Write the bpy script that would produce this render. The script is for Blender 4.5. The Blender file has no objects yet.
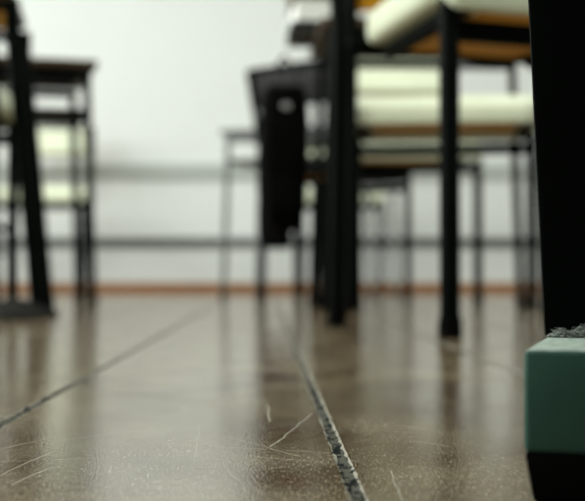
import bpy, bmesh, math, random
from mathutils import Vector, Matrix
random.seed(7)
PI = math.pi
S = bpy.context.scene
COL = S.collection

# ------------------------------------------------------------------ camera
EYE = 0.086
FPX = 1220.0                       # focal length in pixels of a 585 px wide frame
cam = bpy.data.cameras.new('camera')
cam.sensor_width = 36.0
cam.lens = FPX * 36.0 / 585.0
cam.clip_start = 0.02
cam.dof.use_dof = True
cam.dof.focus_distance = 0.59
cam.dof.aperture_fstop = 9.2
camo = bpy.data.objects.new('camera', cam)
camo.location = (0, 0, EYE)
camo.rotation_euler = (PI / 2 + math.atan(26.0 / FPX), 0, 0)
COL.objects.link(camo)
S.camera = camo

# ------------------------------------------------------------------ world, light, exposure
S.view_settings.view_transform = 'Standard'
S.view_settings.look = 'None'
S.view_settings.gamma = 1.0
S.view_settings.use_curve_mapping = False
S.view_settings.exposure = 0.10
S.cycles.sample_clamp_indirect = 6.0
S.cycles.max_bounces = 8
w = bpy.data.worlds.new('daylight')
S.world = w
w.use_nodes = True
w.node_tree.nodes['Background'].inputs[0].default_value = (0.86, 0.95, 1.0, 1)
w.node_tree.nodes['Background'].inputs[1].default_value = 1.2

def area(name, loc, target, sx, sy, power, col=(1, 1, 1)):
    l = bpy.data.lights.new(name, 'AREA')
    l.shape = 'RECTANGLE'; l.size = sx; l.size_y = sy; l.energy = power; l.color = col
    o = bpy.data.objects.new(name, l)
    o.location = loc
    d = Vector(target) - Vector(loc)
    o.rotation_euler = d.to_track_quat('-Z', 'Y').to_euler()
    COL.objects.link(o)
    return o
WIN_Y = (0.6, 2.7, 4.8)            # windows of the left wall
for y in WIN_Y:
    area('window_daylight', (-3.45, y, 1.75), (0, y, 1.2), 1.6, 1.5, 70, (0.97, 1.0, 0.96))
FILL_LIGHTS = [(x, y) for y in (0.9, 3.6) for x in (-1.5, 1.5)]  # ceiling lights added out of view to fill in the room light
for x, y in FILL_LIGHTS:
    area('ceiling_fill_light', (x, y, 2.9), (x, y, 0), 1.2, 0.3, 36, (0.97, 1.0, 0.95))

# ------------------------------------------------------------------ materials
def mat(name, col, rough=0.5, metal=0.0, spec=0.5, noise=None, bump=None):
    m = bpy.data.materials.new(name); m.use_nodes = True
    nt = m.node_tree; b = nt.nodes['Principled BSDF']
    b.inputs['Base Color'].default_value = (*col, 1)
    b.inputs['Roughness'].default_value = rough
    b.inputs['Metallic'].default_value = metal
    b.inputs['Specular IOR Level'].default_value = spec
    tc = nt.nodes.new('ShaderNodeTexCoord')
    if noise:
        scale, col2, amt = noise
        n = nt.nodes.new('ShaderNodeTexNoise'); n.inputs['Scale'].default_value = scale; n.inputs['Detail'].default_value = 5
        nt.links.new(tc.outputs['Object'], n.inputs['Vector'])
        r = nt.nodes.new('ShaderNodeMapRange'); r.inputs[1].default_value = 0.35; r.inputs[2].default_value = 0.7
        r.inputs[4].default_value = amt
        nt.links.new(n.outputs['Fac'], r.inputs[0])
        mx = nt.nodes.new('ShaderNodeMix'); mx.data_type = 'RGBA'
        mx.inputs[6].default_value = (*col, 1); mx.inputs[7].default_value = (*col2, 1)
        nt.links.new(r.outputs[0], mx.inputs[0]); nt.links.new(mx.outputs[2], b.inputs['Base Color'])
    if bump:
        scale, st = bump
        n = nt.nodes.new('ShaderNodeTexNoise'); n.inputs['Scale'].default_value = scale; n.inputs['Detail'].default_value = 4
        nt.links.new(tc.outputs['Object'], n.inputs['Vector'])
        bp = nt.nodes.new('ShaderNodeBump'); bp.inputs['Strength'].default_value = st; bp.inputs['Distance'].default_value = 0.002
        nt.links.new(n.outputs['Fac'], bp.inputs['Height']); nt.links.new(bp.outputs[0], b.inputs['Normal'])
    return m

M = {}
M['wall'] = mat('wall_paint', (0.755, 0.785, 0.765), 0.7, noise=(3, (0.73, 0.76, 0.74), 0.6), bump=(60, 0.05))
M['dark_wall'] = mat('light_cutting_dark_green', (0.03, 0.045, 0.038), 0.6)  # for the unseen front wall, made dark to cut light from the camera side
M['ceiling'] = mat('ceiling_paint', (0.8, 0.8, 0.78), 0.8)
M['base'] = mat('baseboard_wood', (0.36, 0.165, 0.065), 0.4, noise=(12, (0.27, 0.12, 0.045), 0.7))
M['rail_dark'] = mat('grey_rail_paint', (0.14, 0.155, 0.145), 0.5)
M['rail_light'] = mat('pale_rail_paint', (0.42, 0.45, 0.42), 0.5)
M['frame'] = mat('dark_green_steel', (0.0012, 0.0024, 0.0018), 0.5, spec=0.03, noise=(30, (0.002, 0.0035, 0.0025), 0.6))
M['grey_steel'] = mat('grey_steel', (0.11, 0.125, 0.12), 0.4)
M['cream'] = mat('cream_vinyl', (0.68, 0.73, 0.55), 0.38, noise=(8, (0.62, 0.67, 0.5), 0.6), bump=(250, 0.1))
M['charcoal'] = mat('charcoal_vinyl', (0.016, 0.016, 0.015), 0.6, spec=0.2, bump=(250, 0.1))
M['ply'] = mat('ochre_plywood', (0.56, 0.27, 0.012), 0.55, spec=0.2, noise=(14, (0.44, 0.19, 0.008), 0.8))
M['pan'] = mat('dark_brown_seat_pan', (0.006, 0.004, 0.002), 0.7, spec=0.1)
M['top'] = mat('brown_desktop_wood', (0.055, 0.036, 0.02), 0.5, spec=0.2, noise=(10, (0.04, 0.024, 0.013), 0.8))
M['pale_green'] = mat('pale_green_tray', (0.64, 0.72, 0.55), 0.45)
M['rubber'] = mat('black_rubber', (0.003, 0.003, 0.003), 0.8, spec=0.03)
M['bag'] = mat('black_bag_cloth', (0.003, 0.003, 0.003), 0.9, spec=0.05, bump=(120, 0.3))
M['bag_trim'] = mat('bag_webbing', (0.02, 0.02, 0.022), 0.8)
M['buckle'] = mat('grey_buckle', (0.35, 0.36, 0.35), 0.35)
M['green'] = mat('green_enamel', (0.032, 0.092, 0.068), 0.55, spec=0.25, noise=(55, (0.025, 0.073, 0.054), 0.8), bump=(500, 0.12))
M['dusty_green'] = mat('dusty_green_enamel', (0.20, 0.30, 0.24), 0.8, noise=(260, (0.50, 0.56, 0.50), 1.0), bump=(700, 0.5))
M['dust'] = mat('grey_dust', (0.10, 0.12, 0.105), 0.95, noise=(900, (0.45, 0.48, 0.44), 1.0))
M['paper'] = mat('book_pages', (0.80, 0.82, 0.78), 0.7)
M['brown_cover'] = mat('ochre_book_cover', (0.16, 0.10, 0.03), 0.5)
M['dark_cover'] = mat('black_book_cover', (0.008, 0.009, 0.009), 0.5)
M['teal_cover'] = mat('dark_teal_book_cover', (0.03, 0.10, 0.09), 0.45)
M['fill_light'] = mat('fill_light_diffuser', (0.9, 0.9, 0.9), 0.5)  # glowing face of the added ceiling fill
M['fill_light'].node_tree.nodes['Principled BSDF'].inputs['Emission Color'].default_value = (0.97, 1, 0.95, 1)
M['fill_light'].node_tree.nodes['Principled BSDF'].inputs['Emission Strength'].default_value = 2.0
M['white_metal'] = mat('white_painted_metal', (0.75, 0.76, 0.75), 0.4)

# floor: worn, varnished brown boards with scratches
SLOPE = -0.022                       # the boards run a hair to the left going away
SEAM0, PITCH = 0.036, 0.19
def fl(px, py):                      # a floor point read off the photograph
    k = (py - 276.5) / EYE
    return ((px - 292.5) / k, FPX / k)
def floor_material():
    m = bpy.data.materials.new('worn_varnished_boards'); m.use_nodes = True
    nt = m.node_tree; N = nt.nodes; L = nt.links; b = N['Principled BSDF']
    tc = N.new('ShaderNodeTexCoord')
    def noise(scale, detail=4, stretch=(1, 1, 1), rough=0.5):
        mp = N.new('ShaderNodeMapping'); mp.inputs['Scale'].default_value = stretch
        L.new(tc.outputs['Object'], mp.inputs[0])
        n = N.new('ShaderNodeTexNoise'); n.inputs['Scale'].default_value = scale
        n.inputs['Detail'].default_value = detail; n.inputs['Roughness'].default_value = rough
        L.new(mp.outputs[0], n.inputs['Vector']); return n.outputs['Fac']
    def rng(src, a, c, d=0.0, e=1.0):
        r = N.new('ShaderNodeMapRange'); r.inputs[1].default_value = a; r.inputs[2].default_value = c
        r.inputs[3].default_value = d; r.inputs[4].default_value = e
        L.new(src, r.inputs[0]); return r.outputs[0]
    def mix(f, c1, c2):
        mx = N.new('ShaderNodeMix'); mx.data_type = 'RGBA'
        L.new(f, mx.inputs[0])
        for i, c in ((6, c1), (7, c2)):
            if isinstance(c, tuple): mx.inputs[i].default_value = (*c, 1)
            else: L.new(c, mx.inputs[i])
        return mx.outputs[2]
    def mth(op, a, c=None):
        n = N.new('ShaderNodeMath'); n.operation = op
        for i, v in ((0, a), (1, c)):
            if v is None: continue
            if isinstance(v, (int, float)): n.inputs[i].default_value = v
            else: L.new(v, n.inputs[i])
        return n.outputs[0]
    c = mix(rng(noise(9, 5, (1.6, 0.9, 1)), 0.36, 0.66), (0.095, 0.058, 0.026), (0.255, 0.200, 0.115))
    c = mix(rng(noise(26, 4, (1.4, 0.7, 1)), 0.52, 0.72, 0, 0.7), c, (0.11, 0.042, 0.02))
    c = mix(rng(noise(70, 3), 0.55, 0.75, 0, 0.45), c, (0.16, 0.13, 0.09))
    c = mix(rng(noise(950, 2, (1, .14, 1), .6), 0.49, 0.58, 0, 0.6), c, (0.045, 0.03, 0.018))
    c = mix(rng(noise(1050, 2, (1.1, .14, 1), .6), 0.56, 0.63, 0, 0.6), c, (0.46, 0.42, 0.32))
    # scratches with their own place
    sep = N.new('ShaderNodeSeparateXYZ'); L.new(tc.outputs['Object'], sep.inputs[0])
    X, Y = sep.outputs[0], sep.outputs[1]
    wob = mth('MULTIPLY', mth('SUBTRACT', noise(38, 2), 0.5), 0.004)
    total = None
    SCR = [((0, 461), (112, 457), .00022), ((0, 475), (50, 452), .0003), ((12, 484), (48, 468), .0003), ((0, 449), (52, 437), .00025),
           ((272, 446), (312, 413), .00045), ((268, 404), (270, 421), .0005), ((215, 446), (330, 452), .0002), ((235, 438), (300, 456), .0002),
           ((200, 425), (192, 470), .00018), ((222, 462), (248, 492), .0002), ((255, 456), (330, 462), .00018), ((336, 458), (360, 461), .0003),
           ((390, 470), (402, 501), .0003), ((60, 440), (140, 430), .0002), ((410, 440), (450, 446), .0002), ((395, 424), (444, 432), .0002), ((250, 470), (285, 466), .0002)]
    for p, q, wd in SCR:
        (ax, ay), (bx, by) = fl(*p), fl(*q)
        ln = math.hypot(bx - ax, by - ay); dx, dy = (bx - ax) / ln, (by - ay) / ln
        al = mth('ADD', mth('MULTIPLY', X, dx), mth('MULTIPLY', Y, dy))
        al = mth('SUBTRACT', al, ax * dx + ay * dy)
        ac = mth('ADD', mth('MULTIPLY', X, -dy), mth('MULTIPLY', Y, dx))
        ac = mth('ADD', mth('SUBTRACT', ac, -ax * dy + ay * dx), wob)
        near = mth('LESS_THAN', mth('ABSOLUTE', ac), wd * 0.85)
        on = mth('MULTIPLY', near, mth('LESS_THAN', mth('ABSOLUTE', mth('SUBTRACT', al, ln / 2)), ln / 2))
        total = on if total is None else mth('MAXIMUM', total, on)
    # hair scratches everywhere
    for st, sc in (((1, 9, 1), 24), ((8, 1.2, 1), 26), ((3, 4, 1), 31)):
        hair = mth('LESS_THAN', mth('ABSOLUTE', mth('SUBTRACT', noise(sc, 2, st), 0.5)), 0.0022)
        hair = mth('MULTIPLY', hair, rng(noise(11, 2), 0.5, 0.62))
        total = mth('MAXIMUM', total, mth('MULTIPLY', hair, 0.45))
    c = mix(mth('MULTIPLY', total, 0.4), c, (0.50, 0.55, 0.46))
    # dark specks
    vor = N.new('ShaderNodeTexVoronoi'); vor.inputs['Scale'].default_value = 26
    L.new(tc.outputs['Object'], vor.inputs['Vector'])
    speck = mth('LESS_THAN', vor.outputs['Distance'], 0.035)
    c = mix(mth('MULTIPLY', speck, rng(noise(7, 1), 0.5, 0.55)), c, (0.01, 0.01, 0.01))
    L.new(c, b.inputs['Base Color'])
    rg = rng(noise(12, 4, (1, .7, 1)), 0.3, 0.7, 0.07, 0.14)
    rg = mth('ADD', rg, mth('MULTIPLY', total, 0.3))
    L.new(rg, b.inputs['Roughness'])
    b.inputs['Specular IOR Level'].default_value = 0.6
    h = mth('ADD', mth('MULTIPLY', noise(800, 2, (1, .4, 1)), 0.5), mth('MULTIPLY', noise(120, 3), 0.35))
    h = mth('SUBTRACT', h, mth('MULTIPLY', total, 0.5))
    bp = N.new('ShaderNodeBump'); bp.inputs['Strength'].default_value = 0.34; bp.inputs['Distance'].default_value = 0.0006
    L.new(h, bp.inputs['Height']); L.new(bp.outputs[0], b.inputs['Normal'])
    return m
def grime_material(name, light, dark, spec, thr):
    m = mat(name, light, 0.8, spec=spec, bump=(420, 1.0))
    nt = m.node_tree; N = nt.nodes; L = nt.links
    tc = N.new('ShaderNodeTexCoord'); col = None
    f = None
    for sc, st in ((34, (4.5, 1, 1)), (120, (2, 1, 1))):
        mp = N.new('ShaderNodeMapping'); mp.inputs['Scale'].default_value = st
        n = N.new('ShaderNodeTexNoise'); n.inputs['Scale'].default_value = sc; n.inputs['Detail'].default_value = 3
        L.new(tc.outputs['Object'], mp.inputs[0]); L.new(mp.outputs[0], n.inputs['Vector'])
        r = N.new('ShaderNodeMapRange'); r.inputs[1].default_value = thr; r.inputs[2].default_value = thr + .07
        L.new(n.outputs['Fac'], r.inputs[0])
        if f is None: f = r.outputs[0]
        else:
            q = N.new('ShaderNodeMath'); q.operation = 'MAXIMUM'; L.new(f, q.inputs[0]); L.new(r.outputs[0], q.inputs[1]); f = q.outputs[0]
    mx = N.new('ShaderNodeMix'); mx.data_type = 'RGBA'
    mx.inputs[6].default_value = (*light, 1); mx.inputs[7].default_value = (*dark, 1)
    L.new(f, mx.inputs[0]); L.new(mx.outputs[2], N['Principled BSDF'].inputs['Base Color'])
    return m
M['floor'] = floor_material()
M['grime'] = grime_material('seam_grime', (0.10, 0.10, 0.08), (0.007, 0.010, 0.009), 0.04, 0.52)
M['seam_edge'] = grime_material('worn_seam_edge', (0.32, 0.31, 0.25), (0.02, 0.018, 0.013), 0.3, 0.58)

# ------------------------------------------------------------------ mesh helpers
def obj(name, bm, material, parent=None, smooth=True, angle=40):
    me = bpy.data.meshes.new(name)
    bmesh.ops.recalc_face_normals(bm, faces=bm.faces[:])
    bm.to_mesh(me); bm.free()
    for m in (material if isinstance(material, (list, tuple)) else [material]): me.materials.append(m)
    if smooth:
        me.shade_smooth()
        me.set_sharp_from_angle(angle=math.radians(angle))
    o = bpy.data.objects.new(name, me); COL.objects.link(o)
    if parent is not None: o.parent = parent
    return o
def tag(o, label=None, cat=None, group=None, kind=None):
    if label: o['label'] = label
    if cat: o['category'] = cat
    if group: o['group'] = group
    if kind: o['kind'] = kind
    return o
def thing(name, loc, rotz, label, cat, group=None):
    o = bpy.data.objects.new(name, None); COL.objects.link(o)
    o.location = loc; o.rotation_euler = (0, 0, rotz); o.empty_display_size = 0.1
    return tag(o, label, cat, group)
def add_box(bm, x0, x1, y0, y1, z0, z1, bev=0.0, seg=2, mtx=None):
    r = bmesh.ops.create_cube(bm, size=1.0)
    vs = r['verts']
    bmesh.ops.scale(bm, vec=(x1 - x0, y1 - y0, z1 - z0), verts=vs)
    bmesh.ops.translate(bm, vec=((x0 + x1) / 2, (y0 + y1) / 2, (z0 + z1) / 2), verts=vs)
    if bev > 0:
        es = list({e for v in vs for e in v.link_edges})
        rr = bmesh.ops.bevel(bm, geom=es, offset=bev, segments=seg, profile=0.5, affect='EDGES')
        vs = list({v for f in rr['faces'] for v in f.verts} | {v for v in vs if v.is_valid})
    if mtx is not None: bmesh.ops.transform(bm, matrix=mtx, verts=vs)
    return vs
def box(*a, **k):
    bm = bmesh.new(); add_box(bm, *a, **k); return bm
def add_tube(bm, pts, r, n=14, ry=None, caps=True):
    pts = [Vector(p) for p in pts]
    rings = []
    up = None
    for i, p in enumerate(pts):
        t = ((pts[i + 1] - p).normalized() if i < len(pts) - 1 else Vector()) + ((p - pts[i - 1]).normalized() if i else Vector())
        t.normalize()
        if up is None:
            a = Vector((1, 0, 0)) if abs(t.x) < 0.9 else Vector((0, 1, 0))
            up = (a - t * a.dot(t)).normalized()
        else:
            up = (up - t * up.dot(t)).normalized()
        sd = t.cross(up)
        rad = r[i] if isinstance(r, (list, tuple)) else r
        rings.append([bm.verts.new(p + up * (rad * math.cos(2 * PI * j / n)) + sd * ((ry or rad) * math.sin(2 * PI * j / n))) for j in range(n)])
    for a, c in zip(rings, rings[1:]):
        for j in range(n):
            bm.faces.new((a[j], a[(j + 1) % n], c[(j + 1) % n], c[j]))
    if caps:
        bm.faces.new(rings[0][::-1]); bm.faces.new(rings[-1])
def tube(*a, **k):
    bm = bmesh.new(); add_tube(bm, *a, **k); return bm

# ------------------------------------------------------------------ the room
X0, X1, Y0, Y1, H = -3.3, 3.6, -2.4, 6.77, 3.0
def floor_mesh():
    bm = bmesh.new()
    g, bvl, dep = 0.0026, 0.0011, 0.0011
    i0, i1 = int((X0 - SEAM0) / PITCH) - 1, int((X1 - SEAM0) / PITCH) + 2
    prof = [(X0 - 0.2, 0.0)]
    slots = []
    for i in range(i0, i1):
        c = SEAM0 + i * PITCH
        if c < X0 - 0.1 or c > X1 + 0.1: continue
        prof += [(c - g - bvl, 0.0), (c - g, -dep * 0.45), (c - g * 0.8, -dep), (c + g * 0.8, -dep), (c + g, -dep * 0.45), (c + g + bvl, 0.0)]
        slots += [0, 2, 1, 1, 1, 2]
    prof.append((X1 + 0.2, 0.0)); slots.append(0)
    ys = [Y0 - .1, -1, 0, .4]
    while ys[-1] < 1.0: ys.append(ys[-1] + .006)
    while ys[-1] < 2.4: ys.append(ys[-1] + .02)
    ys += [3, 4.5, Y1 + .1]
    jit = random.Random(3)
    def wear(i, y, x, z):
        # edges of the boards near the eye are chipped
        if y < .3 or y > 2.5 or i in (0, len(prof) - 1): return x
        a = jit.gauss(0, .00022 if z == 0 else .0004)
        return x + a
    rows = [[bm.verts.new((wear(i, y, x, z) + SLOPE * y, y, z)) for i, (x, z) in enumerate(prof)] for y in ys]
    for ra, rb in zip(rows, rows[1:]):
        for j in range(len(prof) - 1):
            f = bm.faces.new((ra[j], ra[j + 1], rb[j + 1], rb[j])); f.material_index = slots[j]
    return bm
fo = obj('floor', floor_mesh(), [M['floor'], M['grime'], M['seam_edge']], smooth=False)
fo['kind'] = 'structure'
for f in fo.data.polygons:
    pass
def struct(name, bm, m, parent=None):
    o = obj(name, bm, m, parent, smooth=False)
    if parent is None: o['kind'] = 'structure'
    return o
struct('ceiling', box(X0 - .1, X1 + .1, Y0 - .1, Y1 + .1, H, H + .1), M['ceiling'])
struct('wall_back', box(X0 - .1, X1 + .1, Y1, Y1 + .12, 0, H), M['wall'])
struct('wall_front', box(X0 - .1, X1 + .1, Y0 - .12, Y0, 0, H), M['dark_wall'])
struct('wall_right', box(X1, X1 + .12, Y0, Y1, 0, H), M['wall'])
bm = bmesh.new()
add_box(bm, X0 - .12, X0, Y0, Y1, 0, 1.0); add_box(bm, X0 - .12, X0, Y0, Y1, 2.5, H)
ed = [Y0] + [v for y in WIN_Y for v in (y - .8, y + .8)] + [Y1]
for a, c in zip(ed[0::2], ed[1::2]): add_box(bm, X0 - .12, X0, a, c, 1.0, 2.5)
struct('wall_left', bm, M['wall'])
for i, y in enumerate(WIN_Y):
    bm = bmesh.new()
    for z in (1.0, 2.46): add_box(bm, X0 - .09, X0 - .03, y - .8, y + .8, z, z + .04)
    for yy in (y - .8, y - .02, y + .76): add_box(bm, X0 - .09, X0 - .03, yy, yy + .04, 1.04, 2.46)
    struct('window_%d' % (i + 1), bm, M['white_metal'])
# back wall: brown baseboard, dark lower rail, pale upper rail
struct('baseboard_back', box(X0, X1, Y1 - .016, Y1, 0, .052, .003), M['base'])
struct('trim_1', box(X0, X1, Y1 - .025, Y1, .252, .304, .004), M['rail_dark'])
struct('trim_2', box(X0, X1, Y1 - .02, Y1, .625, .712, .004), M['rail_light'])
for x, y in FILL_LIGHTS:  # fixtures for the added, unseen fill
    t = thing('ceiling_fill_fixture', (x, y, H), 0, 'added fill light in a white housing on the ceiling, out of view', 'fill_light', 'added ceiling fill')
    obj('housing', box(-.64, .64, -.18, .18, -.06, 0, .01), M['white_metal'], t)
    obj('diffuser', box(-.6, .6, -.15, .15, -.075, -.06, .004), M['fill_light'], t)

# ------------------------------------------------------------------ chairs
def cushion(wd, y0, y1, z0, z1, lip, taper, rear):
    """upholstered seat: rounded slab, dished in the middle, its front rolled down by lip"""
    bm = bmesh.new()
    nx, ny, nz = 14, 14, 4
    r = min(0.016, (z1 - z0) * 0.45)
    bmesh.ops.create_cube(bm, size=1.0)
    bmesh.ops.scale(bm, vec=(wd, y1 - y0, z1 - z0), verts=bm.verts)
    bmesh.ops.translate(bm, vec=(0, (y0 + y1) / 2, (z0 + z1) / 2), verts=bm.verts)
    vert_e = [e for e in bm.edges if abs(e.verts[0].co.z - e.verts[1].co.z) > 1e-4]
    bmesh.ops.bevel(bm, geom=vert_e, offset=0.028, segments=4, profile=0.5, affect='EDGES')
    es = [e for e in bm.edges if (abs(e.verts[0].co.z - z1) < 1e-5 and abs(e.verts[1].co.z - z1) < 1e-5) or (abs(e.verts[0].co.z - z0) < 1e-5 and abs(e.verts[1].co.z - z0) < 1e-5)]
    bmesh.ops.bevel(bm, geom=es, offset=r, segments=5, profile=0.5, affect='EDGES')
    for k in range(1, 12):
        y = y0 + (y1 - y0) * k / 12
        bmesh.ops.bisect_plane(bm, geom=bm.verts[:] + bm.edges[:] + bm.faces[:], plane_co=(0, y, 0), plane_no=(0, 1, 0))
    for k in range(1, 8):
        x = -wd / 2 + wd * k / 8
        bmesh.ops.bisect_plane(bm, geom=bm.verts[:] + bm.edges[:] + bm.faces[:], plane_co=(x, 0, 0), plane_no=(1, 0, 0))
    for v in bm.verts:
        t = max(0.0, 1 - (v.co.y - y0) / 0.09)
        t = max(t, rear * max(0.0, 1 - (y1 - v.co.y) / 0.09))
        v.co.z -= lip * t * t
        v.co.x *= 1 - taper * (v.co.y - y0) / (y1 - y0)
        if v.co.z > (z0 + z1) / 2:
            q = max(0.0, 1 - (v.co.x / (wd / 2)) ** 2) * max(0.0, 1 - ((v.co.y - (y0 + y1) / 2) / ((y1 - y0) / 2)) ** 2)
            v.co.z += 0.008 * q
    return bm
def make_chair(label, pad, wd=0.43, lean=0.09, inward=0.012, rungs=False, group=None, hy=.185, taper=.14, rear=0.0):
    """local front is -Y; leg centres at x = +-wd/2, y = +-0.185"""
    t = thing('classroom_chair', (0, 0, 0), 0, label, 'chair', group)
    hx, r = wd / 2, 0.0145
    fr = M['frame']
    for s in (-1, 1):
        l = obj('leg', tube([(s * hx, -hy, .004), (s * hx, -hy, .46), (s * (hx - .004), -hy + .006, .48)], r), fr, t)
        obj('rubber_foot', tube([(s * hx, -hy, 0), (s * hx, -hy, .004), (s * hx, -hy, .028)], [.0165, .0175, .0165]), M['rubber'], l)
        def px(z): return s * (hx - inward * max(0, z) / .88)
        p = [(px(0), hy, .004), (px(.45), hy, .45), (px(.52), hy + .004, .52), (px(.60), hy + .018, .60), (px(.75), hy + .018 + (lean - .018) * .55, .75), (px(.88), hy + lean, .875)]
        l = obj('back_post', tube(p, r), fr, t)
        obj('rubber_foot', tube([(s * hx, hy, 0), (s * hx, hy, .004), (s * hx, hy, .028)], [.0165, .0175, .0165]), M['rubber'], l)
        obj('side_rail', tube([(s * (hx - .028), -hy + .004, .468), (s * (hx - .028 - taper * .2), hy - .05, .470)], .014), fr, t)
        if rungs: obj('stretcher', tube([(s * hx, -hy, .2), (s * hx, hy, .2)], .008), fr, t)
    obj('front_rail', box(-hx, hx, -hy - .008, -hy + .014, .418, .448, .003), fr, t)
    obj('back_rail', box(-hx + .01, hx - .01, hy - .034, hy - .02, .470, .490, .003), fr, t)
    obj('seat_board', box(-hx + .05 + taper * .2, hx - .05 - taper * .2, -hy + .016, hy - .035, .476, .488, .003), M['ply'], t)
    obj('seat', cushion(wd + .03, -hy - .028, hy - .018, .484, .538, .036, taper, rear), pad, t)
    # upholstered back in front of a plywood board, between the posts
    hw = hx - .016
    a = math.atan2(lean - .02, .27)
    mt = Matrix.Translation((0, hy + .018 + (lean - .018) * .62, .795)) @ Matrix.Rotation(-a, 4, 'X')
    bm = box(-hw, hw, -.034, -.004, -.068, .068, .012, 4)
    for v in bm.verts: v.co.y += .02 * (v.co.x / hw) ** 2 * 0 
    bmesh.ops.transform(bm, matrix=mt, verts=bm.verts); obj('backrest', bm, pad, t)
    bm = box(-hw, hw, -.004, .006, -.070, .070, .003); bmesh.ops.transform(bm, matrix=mt, verts=bm.verts)
    obj('back_board', bm, M['ply'] if pad is not M['charcoal'] else M['charcoal'], t)
    obj('top_rail', tube([(-hx + inward, hy + lean, .872), (hx - inward, hy + lean, .872)], .0115), fr, t)
    return t
def put(o, wx, wy, lx, ly, rot):
    """stand the thing so that its local point (lx, ly) is at the world point (wx, wy)"""
    c, s = math.cos(rot), math.sin(rot)
    o.location = (wx - (c * lx - s * ly), wy - (s * lx + c * ly), 0)
    o.rotation_euler = (0, 0, rot)
R = math.radians
hy = 0.185
cA = make_chair('cream chair with black legs nearest the camera, behind the green table foot', M['cream'], .43, hy=.21, taper=.25)
put(cA, .220, 1.706, -.215, -.21, R(20))
cB = make_chair('cream chair pushed under the near side of the second desk', M['cream'], .475, taper=0.0, rear=.92)
put(cB, .139, 2.985, .2375, hy, R(180 - 5.7))
cC = make_chair('cream chair facing the camera across the second desk, its back showing under the desktop', M['cream'], .43)
put(cC, .5946, 3.91, .215, -hy, R(4))
cE = make_chair('cream chair by the white wall, behind the pale legged desk', M['cream'], .43)
put(cE, .45, 6.12, .215, -hy, R(-4))
cK = make_chair('charcoal padded chair turned askew with a black bag on its back', M['charcoal'], .43)
put(cK, -.118, 4.75, .215, hy, R(180 - 40))
cH = make_chair('cream chair pushed under the desk at the left edge of the photo', M['cream'], .43, rungs=True)
put(cH, -.663, 2.71, -.215, hy, R(180 + 6.8))
cL = make_chair('cream chair by the white wall, behind the left desk', M['cream'], .43, rungs=True)
put(cL, -1.035, 6.05, .215, -hy, R(3))
cL.location.x += 0.0

# ------------------------------------------------------------------ school desks
def make_desk(label, steel, wd=.634, dp=.42, tray=True, ovh=.03, ovl=None, shelf_y=.02, splay=.02, shelf=True, up=.02, under=None, r=.0125):
    """local near side is -Y; leg centres at x 0..wd, y 0..dp"""
    ovl = ovh if ovl is None else ovl
    t = thing('school_desk', (0, 0, 0), 0, label, 'desk', 'school desks')
    for x in (0, wd):
        e = splay if x else -splay
        for y in (0, dp):
            l = obj('leg', tube([(x + e, y, .004), (x + e, y, .03), (x, y, .66), (x, y, .70 + up)], r), steel, t)
            obj('rubber_foot', tube([(x + e, y, 0), (x + e, y, .004), (x + e, y, .03)], [r + .002, r + .003, r + .0025]), M['rubber'], l)
        if shelf: obj('side_rail', box(x - .009, x + .009, .01, dp - .01, .585, .605, .003), steel, t)
    for y in (0, dp): obj('cross_rail', box(.01, wd - .01, y - .008, y + .008, .675 + up, .70 + up, .003), steel, t)
    if shelf: obj('shelf', box(.009, wd - .009, shelf_y, dp - .02, .596, .606, .002), steel, t)
    obj('underboard', box(.01, wd - .01, .012, dp - .012, .702 + up, .708 + up, .001, 1), under or M['pan'], t)
    obj('desktop', box(-ovl, wd + ovh, -ovh, dp + ovh, .708 + up, .732 + up, .006, 3), M['top'] if steel is M['frame'] else M['grey_top'], t)
    if tray:
        bm = bmesh.new()
        a, c, y0, y1, z0, z1, th = .03, wd * .56, shelf_y + .01, dp - .05, .607, .694, .005
        add_box(bm, a, c, y0, y1, z0, z0 + th)
        add_box(bm, a, c, y0, y0 + th, z0 + th, z1); add_box(bm, a, c, y1 - th, y1, z0 + th, z1)
        add_box(bm, a, a + th, y0 + th, y1 - th, z0 + th, z1); add_box(bm, c - th, c, y0 + th, y1 - th, z0 + th, z1)
        o = obj('tray', bm, M['pale_green'], t, smooth=False); o['label'] = 'pale green tray on the desk shelf'
    return t
M['grey_top'] = mat('grey_desktop', (0.10, 0.11, 0.105), 0.45)
th = math.radians(3)
dD = make_desk('dark steel school desk behind the nearest cream chair, books on its corner', M['frame'], wd=.57, shelf=False, tray=False)
c_, s_ = math.cos(th), math.sin(th)
put(dD, .06, 3.557, -.02, .42, th)
dT = make_desk('dark school desk left of the bare wall, behind the desk cut by the photo edge', M['frame'], tray=False)
put(dT, -.616, 3.765, .654, 0, R(16))
dU = make_desk('dark school desk cut off by the left edge of the photo', M['frame'], splay=.06, tray=False, shelf=False, ovh=.004, dp=.37, under=M['ply'], r=.018)
put(dU, -.585, 2.80, .694, 0, R(8.2))
dS = make_desk('grey school desk with thin pale legs beyond the dark hanging bags', M['grey_steel'], up=0, tray=False, dp=.405)
put(dS, -.284, 5.374, 0, 0, R(-20))

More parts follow.
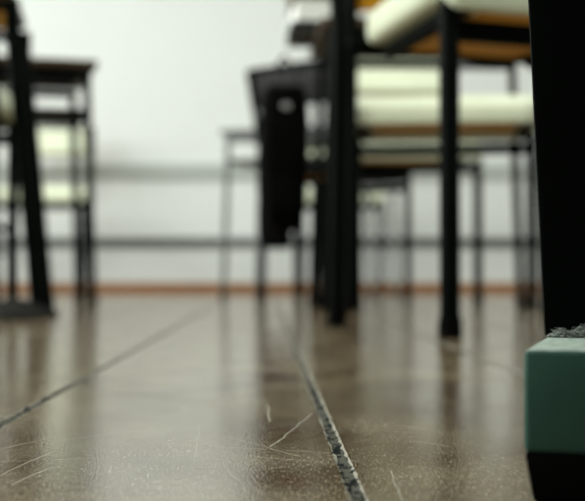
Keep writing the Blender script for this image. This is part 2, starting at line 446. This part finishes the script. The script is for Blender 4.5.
# ------------------------------------------------------------------ black school bags
def make_bag(label, loc, rot, wd, dp, z0, z1, hook):
    t = thing('school_bag', loc, rot, label, 'bag', 'black school bags')
    bm = box(-wd / 2, wd / 2, -dp / 2, dp / 2, z0, z1, dp * .38, 5)
    for k in range(1, 8):
        bmesh.ops.bisect_plane(bm, geom=bm.verts[:] + bm.edges[:] + bm.faces[:], plane_co=(0, 0, z0 + (z1 - z0) * k / 8), plane_no=(0, 0, 1))
    for v in bm.verts:
        q = (v.co.z - z0) / (z1 - z0)
        f = 0.80 + 0.26 * math.sin(PI * min(1, max(0, 1 - q * .75))) + .015 * math.sin(q * 23 + v.co.x * 40)
        v.co.x *= f; v.co.y *= f
    obj('body', bm, M['bag'], t)
    zz = z0 + (z1 - z0) * .32
    obj('pocket', box(-wd * .36, wd * .36, -dp * .66, -dp * .40, z0 + .04, zz + .04, .018, 4), M['bag'], t)
    f = obj('flap', box(-wd * .44, wd * .44, -dp * .58, dp * .30, z1 - .07, z1 + .008, .02, 4), M['bag'], t)
    obj('buckle', box(-.012, .012, -dp * .58 - .006, -dp * .56, z1 - .062, z1 - .045, .003), M['buckle'], f)
    s = bmesh.new()
    add_tube(s, [(-wd * .25, 0, z1 - .01), (-wd * .22, hook[1] * .6, z1 + (hook[2] - z1) * .6), hook, (wd * .22, hook[1] * .6, z1 + (hook[2] - z1) * .6), (wd * .25, 0, z1 - .01)], .006, 8)
    obj('strap', s, M['bag_trim'], t)
    return t
make_bag('black school bag hanging at the left end of the desk with the books', (-.022, 3.33, 0), R(6), .125, .075, .21, .60, (.0, .0, .69))
make_bag('black school bag hanging on the back of the charcoal chair', (-.062, 4.575, 0), R(-40), .15, .07, .19, .64, (.0, .03, .70))

# ------------------------------------------------------------------ books on the desk corner
def make_book(label, z0, h, wx, wy, wd, dp, cover, rot, page=True):
    t = thing('book', (wx, wy, z0), rot, label, 'book', 'books stacked on the desk corner')
    c = .0035
    bm = bmesh.new()
    add_box(bm, -wd / 2, wd / 2, -dp / 2, dp / 2, 0, c, .001, 1); add_box(bm, -wd / 2, wd / 2, -dp / 2, dp / 2, h - c, h, .001, 1)
    add_box(bm, wd / 2 - c, wd / 2, -dp / 2, dp / 2, c, h - c)
    obj('cover', bm, cover, t, smooth=False)
    obj('pages', box(-wd / 2 + .005, wd / 2 - c, -dp / 2 + .005, dp / 2 - .005, c, h - c), M['paper'] if page else cover, t, smooth=False)
    return t
bx, by = .108, 3.42
z = .752
for lab, h, cv, rot, pg, wd in (('black box like book, lowest in the stack on the desk corner', .025, M['dark_cover'], 3, False, .24),
                        ('thick white paged book above the lowest book of the stack', .066, M['dark_cover'], 5, True, .225),
                        ('ochre covered book, third up in the stack on the desk corner', .042, M['brown_cover'], 4, False, .235),
                        ('dark teal book lying on top of the stack on the desk corner', .03, M['teal_cover'], 7, False, .23)):
    make_book(lab, z, h, bx, by, wd, .24, cv, R(rot), pg); z += h + .0002

# ------------------------------------------------------------------ the near table with its green foot
def near_table():
    t = thing('work_table', (.0873, .462, 0), -math.atan2(.028, .096), 'dark work table with a green foot, close on the right', 'table')
    # local +Y runs along the foot bar away from the camera, +X to the right; origin: near left lower corner of the foot
    bw = .046
    def foot(x):
        bm = bmesh.new()
        add_box(bm, x, x + bw, 0, .56, .0195, .0584, .0022, 3)
        for f in bm.faces:
            if f.calc_center_median().z > .0580: f.material_index = 1
        o = obj('foot_bar', bm, [M['green'], M['dusty_green']], t); o['label'] = 'green foot bar with dust on top'
        for y in (.0, .48):
            g = bmesh.new()
            add_box(g, x + .0004, x + bw - .0004, y + .0004, y + .075, 0, .0198, .0015, 2)
            for v in g.verts:
                if v.co.z < .008:
                    k = (.008 - v.co.z) / .008
                    v.co.x += (x + bw / 2 - v.co.x) * .14 * k; v.co.y += (y + .037 - v.co.y) * .10 * k
            obj('glide', g, M['rubber'], o)
        u = bmesh.new()
        add_box(u, x, x + bw, .098, .175, .058, .70, .002, 2)
        for v in u.verts: v.co.x -= (v.co.z - .058) * .045
        obj('leg', u, M['frame'], t)
    foot(0); foot(1.05)
    obj('cross_rail', box(.01, 1.05, .12, .15, .30, .36, .003), M['frame'], t)
    obj('apron', box(.01, 1.06, .10, .13, .63, .70, .003), M['frame'], t)
    obj('tabletop', box(-.03, 1.14, .0, .58, .70, .728, .006, 3), M['top'], t)
    return t
nt_ = near_table()
# tuft of dust caught where the leg meets the foot
bm = bmesh.new()
for i in range(520):
    x = random.uniform(.004, .046); hgt = .0062 * min(1, max(.12, (x - .001) / .007)) * (.75 + .25 * math.sin(x * 420))
    p = Vector((x, .0972 - abs(random.gauss(0, .0022)), .0586 + hgt * random.random()))
    d = Vector((random.gauss(0, 1), random.gauss(0, .35), random.gauss(0, .5))).normalized()
    pts = [p.copy()]
    for k in range(4):
        d = (d + Vector((random.gauss(0, .6), random.gauss(0, .3), random.gauss(0, .6)))).normalized()
        p = p + d * .0007
        p.z = min(max(p.z, .0586), .0586 + hgt); p.y = min(p.y, .0975); pts.append(p.copy())
    add_tube(bm, pts, .00007, 4)
for i in range(260):
    x = random.uniform(.002, .046); q = random.random()
    sz = random.uniform(.0003, .0010)
    hgt = .0052 * min(1, max(.1, (x - .001) / .007)) * (.75 + .25 * math.sin(x * 420))
    c = Matrix.Translation((x, .0966 - abs(random.gauss(0, .0022)), .0584 + sz * .5 + hgt * q)) @ Matrix.Rotation(q * 6, 4, 'X') @ Matrix.Diagonal((sz * 1.5, sz, sz * .8, 1))
    bmesh.ops.create_icosphere(bm, subdivisions=1, radius=1, matrix=c)
do = obj('dust_tuft', bm, M['dust'])
do.location = nt_.location; do.rotation_euler = nt_.rotation_euler
tag(do, 'grey tuft of dust where the dark leg meets the green foot', 'dust', kind='stuff')

# dark crumpled heap added for the dark shade on the floor by the left desk
M['shade_heap'] = mat('dark_grey_shade_heap', (0.016, 0.016, 0.014), 0.95, spec=0.05, bump=(300, 0.4))
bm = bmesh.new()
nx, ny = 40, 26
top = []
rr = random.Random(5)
def shade_heap_h(u, v):
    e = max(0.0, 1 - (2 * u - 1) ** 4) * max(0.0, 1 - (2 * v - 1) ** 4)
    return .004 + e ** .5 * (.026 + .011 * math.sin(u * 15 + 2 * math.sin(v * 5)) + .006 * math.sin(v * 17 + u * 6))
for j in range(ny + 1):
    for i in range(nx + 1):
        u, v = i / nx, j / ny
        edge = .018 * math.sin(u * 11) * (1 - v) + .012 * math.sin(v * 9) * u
        top.append(bm.verts.new((u * .335 + .012 * math.sin(v * 9) * (u - .5), v * .26 + .02 * math.sin(u * 12) * (.5 - v), shade_heap_h(u, v))))
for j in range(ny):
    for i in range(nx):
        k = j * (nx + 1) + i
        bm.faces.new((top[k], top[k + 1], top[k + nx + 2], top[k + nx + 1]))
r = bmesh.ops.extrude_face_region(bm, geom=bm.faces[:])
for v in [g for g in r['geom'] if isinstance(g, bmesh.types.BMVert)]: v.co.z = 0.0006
o = obj('shade_heap', bm, M['shade_heap'])
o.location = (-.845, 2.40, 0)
tag(o, 'dark grey crumpled heap standing in for shade on the floor at the left edge', 'shade_heap')
